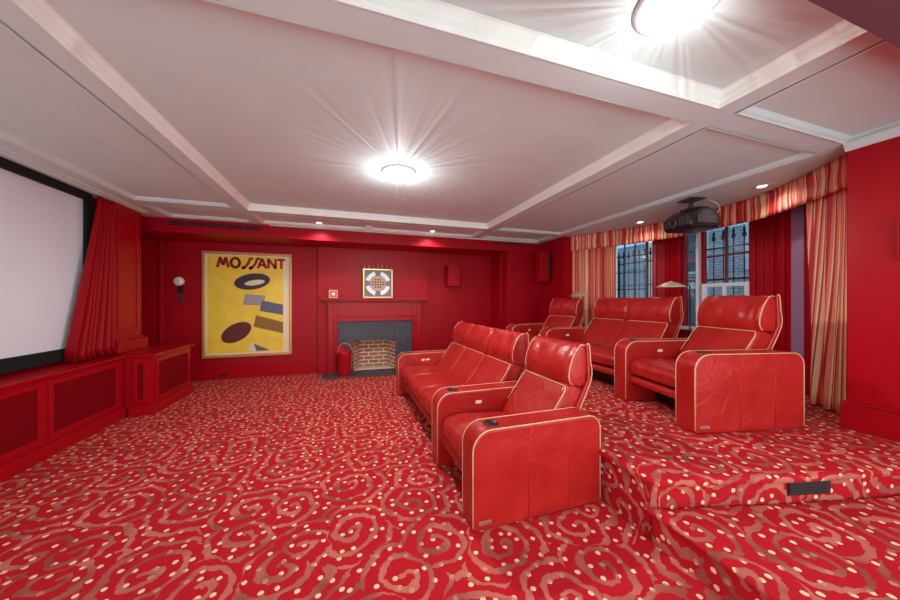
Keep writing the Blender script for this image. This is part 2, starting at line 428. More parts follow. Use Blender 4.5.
struct(wallseg(MB(), along(wp, wq, .48), along(wp, wq, .885), 2.62, ZB).obj('wall_bay_left_upper', m_wall))
struct(wallseg(MB(), along(wp, wq, .885), wq, PZ, ZB).obj('wall_bay_left_pier', m_wall))
struct(MB().box((5.12, 3.60, PZ), (5.28, 3.90, ZB)).obj('wall_bay_centre_pier', m_gloss))
struct(MB().box((5.12, 2.68, PZ), (5.28, 3.60, 1.02)).obj('wall_bay_centre_lower', m_wall))
struct(MB().box((5.12, 2.68, 2.62), (5.28, 3.60, ZB)).obj('wall_bay_centre_upper', m_wall))
struct(MB().box((5.12, 2.44, PZ), (5.28, 2.68, ZB)).obj('wall_bay_centre_pier_near', m_gloss))
rp, rq = bay[3], bay[4]
struct(wallseg(MB(), rp, along(rp, rq, .22), PZ, ZB).obj('wall_bay_right_pier', m_gloss))
struct(wallseg(MB(), along(rp, rq, .2201), rq, PZ, ZB).obj('wall_bay_right', m_wall))
struct(MB().box((4.05, 1.30, PZ), (4.56, 1.419, ZB)).obj('wall_bay_return', m_wall))
# vertical casings on the bay piers
def vstrip(p, q, t, wd, d, m=m_gloss):
    P = Vector((*along(p, q, t), 0)); D = (Vector((*q, 0))-Vector((*p, 0))).normalized(); nn = Vector((-D.y, D.x, 0))
    if nn.x > 0: nn = -nn
    a = P-D*wd/2; b_ = P+D*wd/2
    pts = [a, b_, b_+nn*d, a+nn*d]
    trim(MB().prism([(v.x, v.y) for v in pts], PZ, 2.72), m, .004)
C0, C1 = (5.12, 3.86), (5.12, 2.50)
for (yy, wd, d) in ((3.82, .07, .03), (3.63, .05, .03), (2.655, .06, .03), (2.56, .025, .02)): vstrip(C0, C1, (3.86-yy)/1.36, wd, d)
for (tt, wd, d) in ((.05, .06, .03), (.17, .05, .03), (.13, .02, .02)): vstrip(rp, rq, tt, wd, d)
for (tt, wd, d) in ((.46, .05, .025), (.91, .05, .025)): vstrip(wp, wq, tt, wd, d)
vstrip(rp, rq, .30, .16, .012, m_lilac)  # daylight on the bay wall, put in as a lilac-coloured strip

# windows: frame, muntins, glass in local coords (along u)
def window(name, p, q, z0, z1, cols, rows, m_up, lower=None, nb=.022, fw=.045):
    P = Vector((p[0], p[1], 0)); Q = Vector((q[0], q[1], 0)); W = (Q-P).length; D = (Q-P).normalized()
    nn = Vector((-D.y, D.x, 0));
    if nn.x < 0: nn = -nn
    def bx(mb, a, z_a, b_, z_b, o0, o1):
        pts = [P+D*a+nn*o0, P+D*b_+nn*o0, P+D*b_+nn*o1, P+D*a+nn*o1]
        mb.prism([(v.x, v.y) for v in pts], z_a, z_b)
    root = bpy.data.objects.new(name, None); COL.objects.link(root); root['kind'] = 'structure'
    fr = MB()
    for a, za, b_, zb in ((0, z0, fw, z1), (W-fw, z0, W, z1), (fw, z0, W-fw, z0+fw), (fw, z1-fw, W-fw, z1)): bx(fr, a, za, b_, zb, .03, .09)
    fr.obj('window_frame', m_up, root, bevel=.003)
    zl = lower if lower else z0+fw
    mu = MB()
    for k in range(1, cols): a = fw+(W-2*fw)*k/cols; bx(mu, a-nb/2, zl, a+nb/2, z1-fw, .045, .075)
    for k in range(1, rows): zz = zl+(z1-fw-zl)*k/rows; bx(mu, fw, zz-nb/2, W-fw, zz+nb/2, .047, .073)
    if len(mu.v): mu.obj('muntin', m_maroon if m_up is m_gloss else m_up, root)  # red muntins get maroon: their backlit darkness is put into the colour
    if lower:
        sa = MB(); f2 = .035
        for a, za, b_, zb in ((fw-.02, z0+.0, fw+f2, lower+.05), (W-fw-f2, z0, W-fw+.02, lower+.05), (fw+f2, lower, W-fw-f2, lower+.05), (fw+f2, z0+fw, W-fw-f2, z0+fw+.06), (W/2-.02, z0+fw+.06, W/2+.02, lower)): bx(sa, a, za, b_, zb, .0, .034)
        sa.obj('sash', m_white, root, bevel=.003)
    g = MB(); bx(g, fw, z0+fw, W-fw, z1-fw, .058, .062); g.obj('glass', m_glass, root)
    return root
window('window_1', along(wp, wq, .50), along(wp, wq, .84), 1.02, 2.62, 3, 5, m_lamppole, nb=.016, fw=.03)
window('window_2', (5.12, 3.32), (5.12, 2.68), 1.02, 2.62, 2, 2, m_gloss, lower=1.66, nb=.03)
window('window_3', (5.12, 3.60), (5.12, 3.36), 1.02, 2.62, 1, 2, m_gloss, nb=.02, fw=.03)
trim(MB().box((5.09, 3.325, 1.02), (5.20, 3.36, 2.62)), m_white, .003)
struct(MB().box((4.93, 2.60, 1.005), (5.118, 3.80, 1.05)).obj('trim_sill', mat('cream_sill', (.72, .62, .50), .5), bevel=.008))

# outside: building, railings, ground
o = MB(); o.box((9.5, -3, -1.5), (10, 9, 3.4))
for i in range(5):
    yy = -1.5+i*2.2; 
o.uvbox()
for i, fc in enumerate(o.f):
    vs = [o.v[k] for k in fc]
    if abs(vs[0][0]-vs[2][0]) < 1e-6: o.uv[i] = [(p[1], p[2]) for p in vs]
bld = thing('building', 'grey brick building seen outside through the bay windows', 'building', (9.5, 3, -1.5))
bo = o.obj('wall', m_facade, bld); bo.location = (-9.5, -3, 1.5)
m_pane = mat('dark_pane', (.03, .05, .07), .1); m_trimb = mat('stone_trim', (.45, .47, .5), .6)
for i in range(5):
    for zz in (.6, 2.3):
        yy = -1.6+i*1.9
        a = MB().box((9.44, yy-.06, zz-.06), (9.499, yy+.96, zz)).box((9.44, yy-.06, zz+1.2), (9.499, yy+.96, zz+1.3)).box((9.44, yy-.06, zz), (9.499, yy, zz+1.2)).box((9.44, yy+.9, zz), (9.499, yy+.96, zz+1.2)).obj('window', m_trimb, bld)
        a.location = (-9.5, -3, 1.5)
        g = MB().box((9.46, yy, zz), (9.498, yy+.9, zz+1.2)).obj('pane', m_pane, a)
tag(MB().box((5.4, -3, -1.6), (14, 10, -1.5)).obj('ground', mat('pavement', (.25, .26, .28), .9)), 'grey pavement outside the bay windows', 'ground')['kind'] = 'structure'
def railing(x, y0, y1, label):
    root = thing('window_grille', label, 'grille', (x, (y0+y1)/2, .8))
    ox, oy, oz = -x, -(y0+y1)/2, -.8
    nb_ = int((y1-y0)/.13); 
    for zz in (1.0, 1.78, 2.28): MB().box((-.012, y0+oy, zz+oz), (.012, y1+oy, zz+.025+oz)).obj('rail', m_blackp, root)
    for yy in (y0, y1): MB().box((-.02, yy+oy-.02, -2.3), (.02, yy+oy+.02, 1.6)).obj('post', m_blackp, root)
    for k in range(nb_+1):
        yy = y0+(y1-y0)*k/nb_
        MB().tube([(0, yy+oy, 0), (0, yy+oy, 1.62)], .009, 6).lathe([(0, 1.60), (.026, 1.63), (.03, 1.66), (.012, 1.70), (.02, 1.73), (0, 1.79)], (0, yy+oy, 0), 8).obj('bar', m_blackp, root)
railing(5.60, 2.2, 4.1, 'black iron grille with finials outside the centre bay window')
railing(5.95, 4.15, 5.6, 'black iron grille outside the far window of the bay')
railing_w = None

# platform with rounded nosing
def platform(name, poly, z0, z1, nose=.055, lip=.045):
    """poly CCW; body slightly inset, cushion-like rounded cap on top"""
    mb = MB(); k = len(poly); P = [Vector((*p, 0)) for p in poly]
    def inset(d):
        out = []
        for i in range(k):
            a, b_, c = P[i-1], P[i], P[(i+1) % k]
            d1 = (b_-a).normalized(); d2 = (c-b_).normalized(); n1 = Vector((-d1.y, d1.x, 0)); n2 = Vector((-d2.y, d2.x, 0))
            m_ = (n1+n2); m_ = m_/max(.3, m_.dot(n1)) if m_.length > 1e-6 else n1
            out.append(b_+m_*d)
        return out
    rings = [(nose, z0), (nose, z1-lip), (.006, z1-lip+.001), (0, z1-lip*.7), (.0, z1-lip*.45), (.006, z1-lip*.18), (.018, z1-.002), (.035, z1)]
    L = [(inset(d), z) for d, z in rings]
    arc = 0
    for i in range(len(L)-1):
        (A, za), (B_, zb) = L[i], L[i+1]
        for j in range(k):
            j2 = (j+1) % k
            vs = [(*A[j].xy, za), (*A[j2].xy, za), (*B_[j2].xy, zb), (*B_[j].xy, zb)]
            dd = (P[j2]-P[j]).normalized(); nn = Vector((-dd.y, dd.x, 0))
            def u(p, zz): q = Vector((p[0], p[1], 0))-nn*0; q = q+nn*(zz-z1); return (q.x, q.y)
            mb.add(vs, [(0, 1, 2, 3)], False, [[u(v, v[2]) for v in vs]])
    T = L[-1][0]; mb.add([(*p.xy, z1) for p in T], [tuple(range(k))], False, [[tuple(p.xy) for p in T]])
    return struct(mb.obj(name, m_carpet))
front = smoothpoly([(1.70, 1.75), (1.698, 1.45), (1.735, 1.365), (1.82, 1.32), (2.10, 1.255), (2.6, 1.12), (3.30, .97), (3.98, .82)], 5, False)
polyP = [(p[0], p[1]) for p in front]+[(5.3, .82), (5.3, 5.95), (1.70, 5.95)]
platform('floor_platform', polyP, 0, PZ)
stepf = [(1.675, 1.50)]+[(1.675, .2), (1.675, -1.0), (4.2, -1.0), (4.2, .9)]+[(4.0, .95)]+[(3.3, 1.08), (2.6, 1.22), (2.1, 1.34), (1.9, 1.40)]
platform('floor_step', [(1.71, 1.42), (1.71, -1.0), (3.92, -1.0), (3.92, .93), (3.3, 1.01), (2.6, 1.17), (2.1, 1.30), (1.8, 1.37)], 0, SZ, nose=.02, lip=.035)

# ------------------------------------------------------------------ low built-in cabinets
def cab_panel(parent, o, u, n_, w_, h_, name='door'):
    o, u, n_ = map(Vector, (o, u, n_)); v = Vector((0, 0, 1))
    mb = MB(); panel_frame(mb, o, u, v, n_, w_, h_, .045, .014)
    d = mb.obj(name, m_gloss, parent, bevel=.004)
    q = o+u*.045+v*.045; W_, H_ = w_-.09, h_-.09
    P = [q, q+u*W_, q+u*W_+v*H_, q+v*H_]
    p = MB().add(P+[x_+n_*.003 for x_ in P], [(0,3,2,1),(4,5,6,7),(0,1,5,4),(1,2,6,5),(2,3,7,6),(3,0,4,7)]).obj('panel', m_dark, d)
    p['label'] = 'dark oxblood inset panel'
    return d
cab = thing('low_cabinet', 'long low red panelled cabinet running beneath the projection screen', 'cabinet', (-2.83, 3.0, 0))
cx, cy = 2.83, -3.0
def CB(mb_a, mb_b): return MB().box((mb_a[0]+cx, mb_a[1]+cy, mb_a[2]), (mb_b[0]+cx, mb_b[1]+cy, mb_b[2]))
CB((-3.015, .3, 0), (-2.68, 4.885, .74)).obj('body', m_gloss, cab)
t_ = CB((-3.015, .3, .7405), (-2.64, 4.90, .77)).obj('top', m_gloss, cab, bevel=.008)
CB((-2.6795, .3, 0), (-2.645, 4.885, .12)).obj('plinth', m_gloss, cab, bevel=.01)
yy = 4.84
for k, wd in enumerate((.95, .95, .95, .95)):
    cab_panel(cab, (-2.6795+cx, yy-wd+cy, .16), (0, 1, 0), (1, 0, 0), wd-.04, .54); yy -= wd+.02
cab2 = thing('corner_cabinet', 'short red panelled cabinet jutting out at the foot of the left pillar', 'cabinet', (-2.58, 5.4, 0))
cx, cy = 2.58, -5.4
CB((-2.855, 4.93, 0), (-2.40, 5.90, .74)).obj('body', m_gloss, cab2)
MB().prism([(-2.79+cx, 4.905+cy), (-2.36+cx, 4.905+cy), (-2.36+cx, 5.94+cy), (-3.0+cx+.14, 5.94+cy), (-2.855+cx, 5.66+cy), (-2.79+cx, 5.66+cy)], .7405, .774).obj('top', m_gloss, cab2, bevel=.008)
CB((-2.40, 4.90, 0), (-2.365, 5.935, .12)).box((-2.64+cx, 4.895+cy, 0), (-2.40+cx, 4.93+cy, .12)).obj('plinth', m_gloss, cab2, bevel=.01)
cab_panel(cab2, (-2.3995+cx, 4.99+cy, .16), (0, 1, 0), (1, 0, 0), .86, .54)
cab_panel(cab2, (-2.60+cx, 4.929+cy, .16), (1, 0, 0), (0, -1, 0), .15, .54)

# ------------------------------------------------------------------ screen
scr = thing('projection_screen', 'large pale grey projection screen in a black frame on left wall', 'projection screen', (-2.985, 3.0, .82))
def SB(a, b): return MB().box((a[0]+2.985, a[1]-3, a[2]-.82), (b[0]+2.985, b[1]-3, b[2]-.82))
SB((-2.99, 1.0, .93), (-2.975, 4.76, 2.64)).obj('screen_surface', m_screen, scr)
MB().box((-.034, -2.25, -.02), (.04, 1.85, .11)).box((-.034, -2.25, 1.82), (.04, 1.85, 1.91)).box((-.034, 1.76, .11), (.04, 1.90, 1.82)).box((-.034, -2.25, .11), (.04, -2.0, 1.82)).obj('frame', m_black, scr)

# stage curtain, gathered, with fringe
def gathered(name_pts_top, name_pts_bot, nu=120, nv=24, folds=7, amp=.03, z1=2.7, z0=.82):
    pass
def velvet():
    mb = MB(); nu, nv = 110, 30; vs = []; uvs = []
    for j in range(nv+1):
        t = j/nv; z = 2.70+(.83-2.70)*t
        ya = 4.80-.42*t**1.1; yb = 5.03-.02*t              # far edge at pillar; near edge flares down
        for i in range(nu+1):
            s = i/nu
            a = .016+.036*t
            y = ya+(yb-ya)*s
            x = -2.855+.0*t + a*math.sin(s*2*math.pi*6.5+1.5*t)+.3*a*math.sin(s*31+3*t)
            vs.append((x, y, z))
    fs = [(j*(nu+1)+i, j*(nu+1)+i+1, (j+1)*(nu+1)+i+1, (j+1)*(nu+1)+i) for j in range(nv) for i in range(nu)]
    mb.add(vs, fs, True)
    return mb, vs[-(nu+1):]
mb, bot = velvet()
cur = mb.obj('stage_curtain', m_velvet); md = cur.modifiers.new('thick', 'SOLIDIFY'); md.thickness = .008
tag(cur, 'red velvet curtain with fringed hem drawn back at the edge of the screen', 'curtain')
fr = MB()
for i in range(0, len(bot)-1):
    x, y, z = bot[i]
    for q in (0, .5):
        fr.tube([(x+.004, y+q*.004, z+.01), (x+.008+random.uniform(-.004, .004), y+random.uniform(-.006, .006), z-.048)], .0022, 4)
o = fr.obj('fringe', m_velvet, cur)
b = MB()
for i in range(len(bot)): pass
b.tube([(p[0]+.006, p[1], p[2]+.01) for p in bot], .006, 6).obj('hem_braid', m_velvet, cur)

# ------------------------------------------------------------------ poster
P0, P1, PZ0, PZ1 = -2.56, -1.085, .40, 2.365
pc = ((P0+P1)/2, 6.75, (PZ0+PZ1)/2)
pos = thing('framed_poster', 'large yellow poster with red lettering and plain shapes in gilt frame', 'poster', (pc[0], 6.75, PZ0))
hw, ph_ = (P1-P0)/2, PZ1-PZ0
fw = .05
MB().box((-hw, -.045, 0), (hw, 0, fw)).box((-hw, -.045, ph_-fw), (hw, 0, ph_)).box((-hw, -.045, fw), (-hw+fw, 0, ph_-fw)).box((hw-fw, -.045, fw), (hw, 0, ph_-fw)).obj('frame', m_frame, pos, bevel=.01)
m_yel = mat('poster_yellow', (.80, .55, .035), .4)
n = NT(m_yel); n.put(n.b.inputs['Base Color'], n.ramp(n.noise(n.coord(), 5, 4).outputs[0], [(.3, (.86, .58, .03)), (.7, (.95, .70, .07))]))
m_cr = mat('poster_margin', (.85, .72, .48), .5)
MB().box((-hw+fw, -.020, fw), (hw-fw, -.001, ph_-fw)).obj('mount', m_cr, pos)
MB().box((-hw+fw+.03, -.0225, fw+.03), (hw-fw-.10, -.0201, ph_-fw-.02)).obj('print', m_yel, pos)
def flat(parent, pts, m, name, y=-.0232, th=.0006):
    return MB().prism_y(pts, y-th, y).obj(name, m, parent)
def ell(cx_, cz_, a, b_, rot=0, n_=36, a0=0, a1=360):
    out = []
    for k in range(n_+(0 if a1-a0 == 360 else 1)):
        t = R(a0+(a1-a0)*k/n_); x = a*math.cos(t); z = b_*math.sin(t); c, s = math.cos(R(rot)), math.sin(R(rot))
        out.append((cx_+x*c-z*s, cz_+x*s+z*c))
    return out
m_p = {k: mat('print_'+k, c, .5) for k, c in dict(black=(.045, .025, .03), grey=(.35, .32, .30), maroon=(.13, .015, .02), brown=(.30, .13, .02), slate=(.12, .12, .17), cream=(.80, .70, .50), red=(.42, .01, .015)).items()}
# plain abstract stand-in: half discs, bars and ovals in similar colours
def shape(pts, c, lv): return flat(pos, pts, m_p[c], 'printed_shape', -.0232-lv*.0012)
shape(ell(.06, 1.42, .30, .15, 10), 'black', 0)
shape(ell(.10, 1.40, .17, .05, 10), 'cream', 1)
shape([(-.10, .98), (.24, .96), (.28, 1.16), (-.06, 1.18)], 'grey', 0)
shape([(.22, 1.06), (.58, .98), (.58, .78), (.18, .86)], 'slate', 1)
shape([(.12, .78), (.58, .64), (.58, .42), (.08, .56)], 'brown', 0)
shape(ell(-.20, .46, .27, .16, 32), 'maroon', 0)
shape([(-.02, .10), (.06, .30), (.12, .10)], 'cream', 0)
shape([(.08, .24), (.36, .10), (.13, .10)], 'slate', 1)
def text(parent, s, m, size, loc, rot, sx=1, name='lettering', ext=.001, extra=None):
    cu = bpy.data.curves.new('t', 'FONT'); cu.body = s; cu.size = size; cu.align_x = 'CENTER'; cu.align_y = 'CENTER'; cu.extrude = ext; cu.offset = extra or 0
    to = bpy.data.objects.new('t', cu); COL.objects.link(to); bpy.context.view_layer.update()
    me = bpy.data.meshes.new_from_object(to.evaluated_get(bpy.context.evaluated_depsgraph_get()))
    bpy.data.objects.remove(to); me.materials.clear(); me.materials.append(m)
    o = bpy.data.objects.new(name, me); COL.objects.link(o); o.parent = parent; o.location = loc; o.rotation_euler = rot; o.scale = (sx, 1, 1)
    return o
def stroke(mb, pts, w_, y):
    for (a, b_) in zip(pts[:-1], pts[1:]):
        a, b_ = Vector(a), Vector(b_); d = (b_-a).normalized(); nn = Vector((-d.y, d.x))*w_/2; ex = d*w_*.12
        mb.prism_y([tuple(a-ex+nn), tuple(a-ex-nn), tuple(b_+ex-nn), tuple(b_+ex+nn)], y-.0009, y)
GL = {'M': (.21, [[(.0, 0), (.05, 1), (.105, .25), (.16, 1), (.21, 0)]]),
      'O': (.17, [[(.085+.085*math.cos(R(a)), .5+.5*math.sin(R(a))) for a in range(0, 361, 15)]]),
      'S': (.13, [[(.02, .06), (.0, .0), (-.03, -.06), (.02, -.06)], [(-.03, -.04), (.03, .02), (.10, .55), (.13, 1.0), (.19, 1.0)]]),
      'A': (.17, [[(0, 0), (.085, 1), (.17, 0)], [(.035, .33), (.135, .33)]]),
      'N': (.15, [[(0, 0), (0, 1), (.15, 0), (.15, 1)]]),
      'T': (.15, [[(0, .96), (.15, .96)], [(.075, 0), (.075, .96)]])}
SC = .95
xx = -.50
for k, c_ in enumerate('MOSSANT'):
    wd, st = GL[c_]; mb = MB()
    for p in st: stroke(mb, [(xx+a*SC*.86, 1.68+b_*.175) for a, b_ in p], .047, -.0240-.0002*k)
    mb.obj('letter', m_p['red'], pos); xx += (wd+{'M': .045, 'O': .072, 'S': .012, 'A': .042}.get(c_, .04))*SC*.88

# ------------------------------------------------------------------ fireplace
fp = thing('fireplace', 'red painted fireplace with slate surround and brick firebox', 'fireplace', (.5, 6.62, 0))
def FB(*bx):
    m_ = MB()
    for a, b_ in bx: m_.box((a[0]-.5, a[1]-6.62, a[2]), (b_[0]-.5, b_[1]-6.62, b_[2]))
    return m_
FB(((-.53, 6.38, 1.475), (1.58, 6.615, 1.51)), ((-.49, 6.42, 1.445), (1.54, 6.615, 1.475)), ((-.46, 6.46, 1.42), (1.51, 6.615, 1.445))).obj('mantel_shelf', m_gloss, fp, bevel=.006)
FB(((-.42, 6.50, 0), (-.23, 6.615, 1.42)), ((1.27, 6.50, 0), (1.47, 6.615, 1.42)), ((-.23, 6.50, 1.04), (1.27, 6.615, 1.42))).obj('surround', m_gloss, fp, bevel=.004)
FB(((-.29, 6.475, 0), (-.245, 6.499, 1.14)), ((1.285, 6.475, 0), (1.33, 6.499, 1.14)), ((-.29, 6.475, 1.14), (1.33, 6.499, 1.19)), ((-.40, 6.485, 0), (-.31, 6.4995, 1.40)), ((1.36, 6.485, 0), (1.45, 6.4995, 1.40))).obj('moulding', m_gloss, fp, bevel=.006)
FB(((-.23, 6.56, .02), (.065, 6.615, 1.04)), ((.915, 6.56, .02), (1.27, 6.615, 1.04)), ((.065, 6.56, .64), (.915, 6.615, 1.04))).obj('slate_slip', m_slate, fp, bevel=.002)
hs = MB().box((-1.0, -.227, 0), (1.0, .167, .03)).obj('hearth_slab', m_slate, bevel=.004); hs.location = (.5, 6.307, 0.0); tag(hs, 'dark slate hearth slab on the carpet before the fireplace', 'hearth')
# firebox
fb = MB()
x0, x1, xi0, xi1, yf, yb, zt = .065-.5, .915-.5, .20-.5, .78-.5, -.06, .36, .645
def q(vs, L): 
    fb.add(vs, [(0, 1, 2, 3)], False, [L])
q([(x0, yf, .03), (xi0, yb, .03), (xi0, yb, zt), (x0, yf, zt)], [(0, .03), (.44, .03), (.44, zt), (0, zt)])
q([(xi0, yb, .03), (xi1, yb, .03), (xi1, yb, zt), (xi0, yb, zt)], [(.44, .03), (1.02, .03), (1.02, zt), (.44, zt)])
q([(xi1, yb, .03), (x1, yf, .03), (x1, yf, zt), (xi1, yb, zt)], [(1.02, .03), (1.46, .03), (1.46, zt), (1.02, zt)])
q([(x0, yf, zt), (xi0, yb, zt), (xi1, yb, zt), (x1, yf, zt)], [(0, 0), (.1, .4), (.7, .4), (.85, 0)])
fb.obj('firebox', m_brick, fp)
MB().add([(x0, yf-.0, .031), (x1, yf-.0, .031), (xi1, yb, .031), (xi0, yb, .031)], [(0, 1, 2, 3)]).obj('firebox_floor', m_ash, fp)
# wall opening behind the firebox: cut the back wall by boolean
cut = MB().box((.06, 6.7, -.001), (.92, 7.2, .66))
wb = bpy.data.objects['wall_back']
me = wb.data; me.clear_geometry()
nb = MB().box((-3.7, 6.75, 0), (.06, 7.0, 3)).box((.92, 6.75, 0), (4.6, 7.0, 3)).box((.06, 6.75, .66), (.92, 7.0, 3))
me.from_pydata(nb.v, [], nb.f)

# red fireside bucket
bk = thing('fireside_bucket', 'tall glossy red bucket with a curved handle standing on the hearth', 'bucket', (-.09, 6.20, .031)); bk.scale = (1.08, 1.08, 1.08)
prof = [(.0, 0), (.10, 0), (.105, .01), (.125, .40), (.13, .415), (.122, .42), (.115, .40), (.095, .02), (0, .02)]
MB().lathe(prof, n=32).obj('body', mat('red_enamel', (.42, .004, .012), .2, coat=.5), bk)
pts = [(.125*math.cos(a), 0, .40+.17*math.sin(a)) for a in [R(k*9) for k in range(21)]]
MB().tube(pts, .011, 8).obj('handle', mat('rose_leather', (.55, .12, .09), .5), bk)
MB().add([(-.11, -.06, .405), (.10, -.06, .405), (.03, .02, .46), (-.11, .02, .54), (0, .09, .405)], [(0, 1, 2, 3), (0, 3, 4), (1, 4, 2), (2, 4, 3)]).obj('bag', MATS['red_enamel'], bk)

# mantel ornaments
ga = thing('decorative_plaque', 'square silver and gold plaque with chequered disc standing on the mantel', 'ornament', (.55, 6.50, 1.511))
W2 = .30
MB().box((-W2, -.02, 0), (W2, .02, .03)).box((-W2, -.02, .57), (W2, .02, .60)).box((-W2, -.02, .03), (-W2+.03, .02, .57)).box((W2-.03, -.02, .03), (W2, .02, .57)).obj('frame', m_gold, ga, bevel=.005)
MB().box((-W2+.03, -.005, .03), (W2-.03, .015, .57)).obj('panel', mat('pewter', (.17, .165, .20), .5), ga)
m_ivo = mat('ivory_enamel', (.95, .95, .92), .5, spec=.2)
for a0 in (15, 105, 195, 285):
    pts = [(.25*math.cos(R(a)), .30+.25*math.sin(R(a))) for a in range(a0, a0+65, 5)]+[(.165*math.cos(R(a)), .30+.165*math.sin(R(a))) for a in range(a0+60, a0-1, -5)]
    MB().prism_y(pts, -.012, -.0055).obj('arc_plate', m_ivo, ga)
dc = MB().prism_y(ell(0, .30, .15, .15), -.012, -.0055).obj('disc', mat('tan_enamel', (.60, .38, .20), .5), ga)
ch = MB()
for i in range(-4, 4):
    for j in range(-4, 4):
        if (i+j) % 2 == 0:
            a, c = (i+.5)*.036, (j+.5)*.036
            u_, v_ = (a-c)*.7071, (a+c)*.7071
            if math.hypot(u_, v_) < .125: ch.prism_y([(u_-.022, .30+v_), (u_, .30+v_-.022), (u_+.022, .30+v_), (u_, .30+v_+.022)], -.0145, -.0121)
ch.obj('chequer', MATS['print_black'], dc)
for k in range(7):
    hh = [.05, .07, .09, .11, .09, .07, .05][k]
    MB().lathe([(.010, .60), (.005, .615), (.005, .60+hh*.6), (.012, .60+hh*.72), (.008, .60+hh*.9), (0, .60+hh)], (-.27+.09*k, 0, 0), 10).obj('finial', m_gold, ga)
rb = thing('keepsake_box', 'small red and gold framed box at the left end of the mantel', 'ornament', (-.31, 6.50, 1.511))
MB().box((-.08, -.03, 0), (.08, .03, .155)).obj('body', mat('rose_lacquer', (.62, .07, .08), .4), rb, bevel=.005)
MB().box((-.08, -.034, 0), (.08, -.0305, .012)).box((-.08, -.034, .143), (.08, -.0305, .155)).box((-.08, -.034, .012), (-.07, -.0305, .143)).box((.07, -.034, .012), (.08, -.0305, .143)).obj('border', m_gold, rb)
MB().prism_y(ell(0, .078, .03, .03), -.034, -.0305).obj('medallion', m_ivo, rb)

# ------------------------------------------------------------------ wall items
def speaker(label, loc, rz, w_=.26, d_=.22, h_=.40, bracket=True):
    s = thing('wall_speaker', label, 'speaker', loc, rz, None)
    MB().prism([(-w_/2, 0), (-w_/2*.8, -d_), (w_/2*.8, -d_), (w_/2, 0)], 0, h_).obj('cabinet', m_gloss, s, bevel=.006)
    g = MB(); k = w_*.8/2-.012
    g.box((-k, -d_-.008, .015), (k, -d_-.0005, h_-.015)); g.obj('grille', m_wall, s, bevel=.003)
    return s
speaker('red box speaker mounted on the back wall right of the chimney breast', (2.22, 6.745, 1.78), 0, .34, .22, .47)
s = thing('wall_speaker', 'red box speaker with black side mounted beside the far curtain', 'speaker', (3.98, 5.62, 1.86))
MB().box((-.20, -.09, 0), (.0, .09, .64)).obj('cabinet', m_wall, s, bevel=.006)
MB().box((.0005, -.10, .06), (.05, .02, .62)).obj('grille', m_blackp, s, bevel=.004)
MB().box((.0505, -.02, .25), (.099, .02, .35)).obj('bracket', m_blackp, s)
s = thing('wall_speaker', 'red box speaker high on the near right wall', 'speaker', (XW, 1.06, 1.76))
MB().box((-.055, -.26, 0), (-.0005, .10, .32)).obj('cabinet', m_gloss, s, bevel=.008)
MB().box((-.062, -.22, .02), (-.0555, .08, .30)).obj('grille', m_wall, s, bevel=.003)

# soffit vent grilles
def vent(label, x0, x1, y, z0, z1, segs):
    v_ = thing('air_vent', label, 'vent', ((x0+x1)/2, y, z0)); c = (x0+x1)/2
    MB().box((x0-c, -.004, 0), (x1-c, -.0005, z1-z0)).obj('opening', m_black, v_)
    fr = MB().box((x0-c-.02, -.012, -.015), (x1-c+.02, -.0045, 0)).box((x0-c-.02, -.012, z1-z0), (x1-c+.02, -.0045, z1-z0+.012)); 
    for k in range(segs+1):
        xx = x0-c+(x1-x0)*k/segs; fr.box((xx-.008, -.012, 0), (xx+.008, -.0045, z1-z0))
    fr.obj('frame', m_wall, v_)
    sl = MB(); 
    for k in range(1, 4): sl.box((x0-c, -.0075, (z1-z0)*k/4-.003), (x1-c, -.0042, (z1-z0)*k/4+.003))
    sl.obj('slats', m_maroon, v_)
    return v_
vent('long dark air grille at the left end of the red soffit', -2.72, -1.42, 5.95, 2.645, 2.71, 5)
vent('dark air grille at the right end of the red soffit above the panelled closet', 2.86, 3.95, 5.95, 2.655, 2.71, 12)
# vent in platform riser
_k = min(range(1, len(front)-1), key=lambda q: abs(front[q][0]-2.72)); _a, _b = Vector(front[_k-1]), Vector(front[_k+1]); _d = (_b-_a).normalized()
_p = Vector(front[_k])+Vector((-_d.y, _d.x))*.055
vr = thing('floor_register', 'black slatted air register set in the carpeted platform riser', 'vent', (_p.x, _p.y, .238)); vr.rotation_euler = (0, 0, math.atan2(_d.y, _d.x))
MB().box((-.15, -.008, 0), (.15, .0, .095)).obj('frame', m_blackp, vr, bevel=.003)
for k in range(6): MB().box((-.14, -.012, .012+k*.013), (.14, -.0082, .018+k*.013)).obj('slat', m_greyp, vr)
# wall lamp + switches by the alcove
wl = thing('wall_lamp', 'small round white wall lamp beside the yellow poster', 'lamp', (-2.90, 6.75, 1.80))
MB().lathe([(0, -.09), (.045, -.082), (.075, -.055), (.082, -.03), (.07, -.012), (.03, -.002)], (0, 0, 0), 28, 'y').obj('globe', mat('opal_glass', (.9, .87, .8), .25), wl)
MB().lathe([(0, -.095), (.012, -.094), (.014, -.088)], (.01, 0, .0), 12, 'y').obj('cap', m_gold, wl)
for (zz, lab, mm) in ((1.585, 'black rocker switch plate just below the round wall lamp', m_blackp), (1.42, 'dark red switch plate, lower of the two under the wall lamp', m_maroon)):
    sw = thing('light_switch', lab, 'switch', (-2.885, 6.75, zz))
    MB().box((-.045, -.008, 0), (.045, -.0005, .14)).obj('plate', mm, sw, bevel=.002)
    MB().box((-.016, -.014, .035), (.016, -.0085, .105)).obj('rocker', m_blackp, sw, bevel=.002)
ou = thing('wall_outlet', 'dark outlet plate in the red baseboard below the poster', 'outlet', (-2.22, 6.727, .06))
MB().box((-.045, -.006, 0), (.045, -.0003, .06)).obj('plate', m_blackp, ou, bevel=.002)
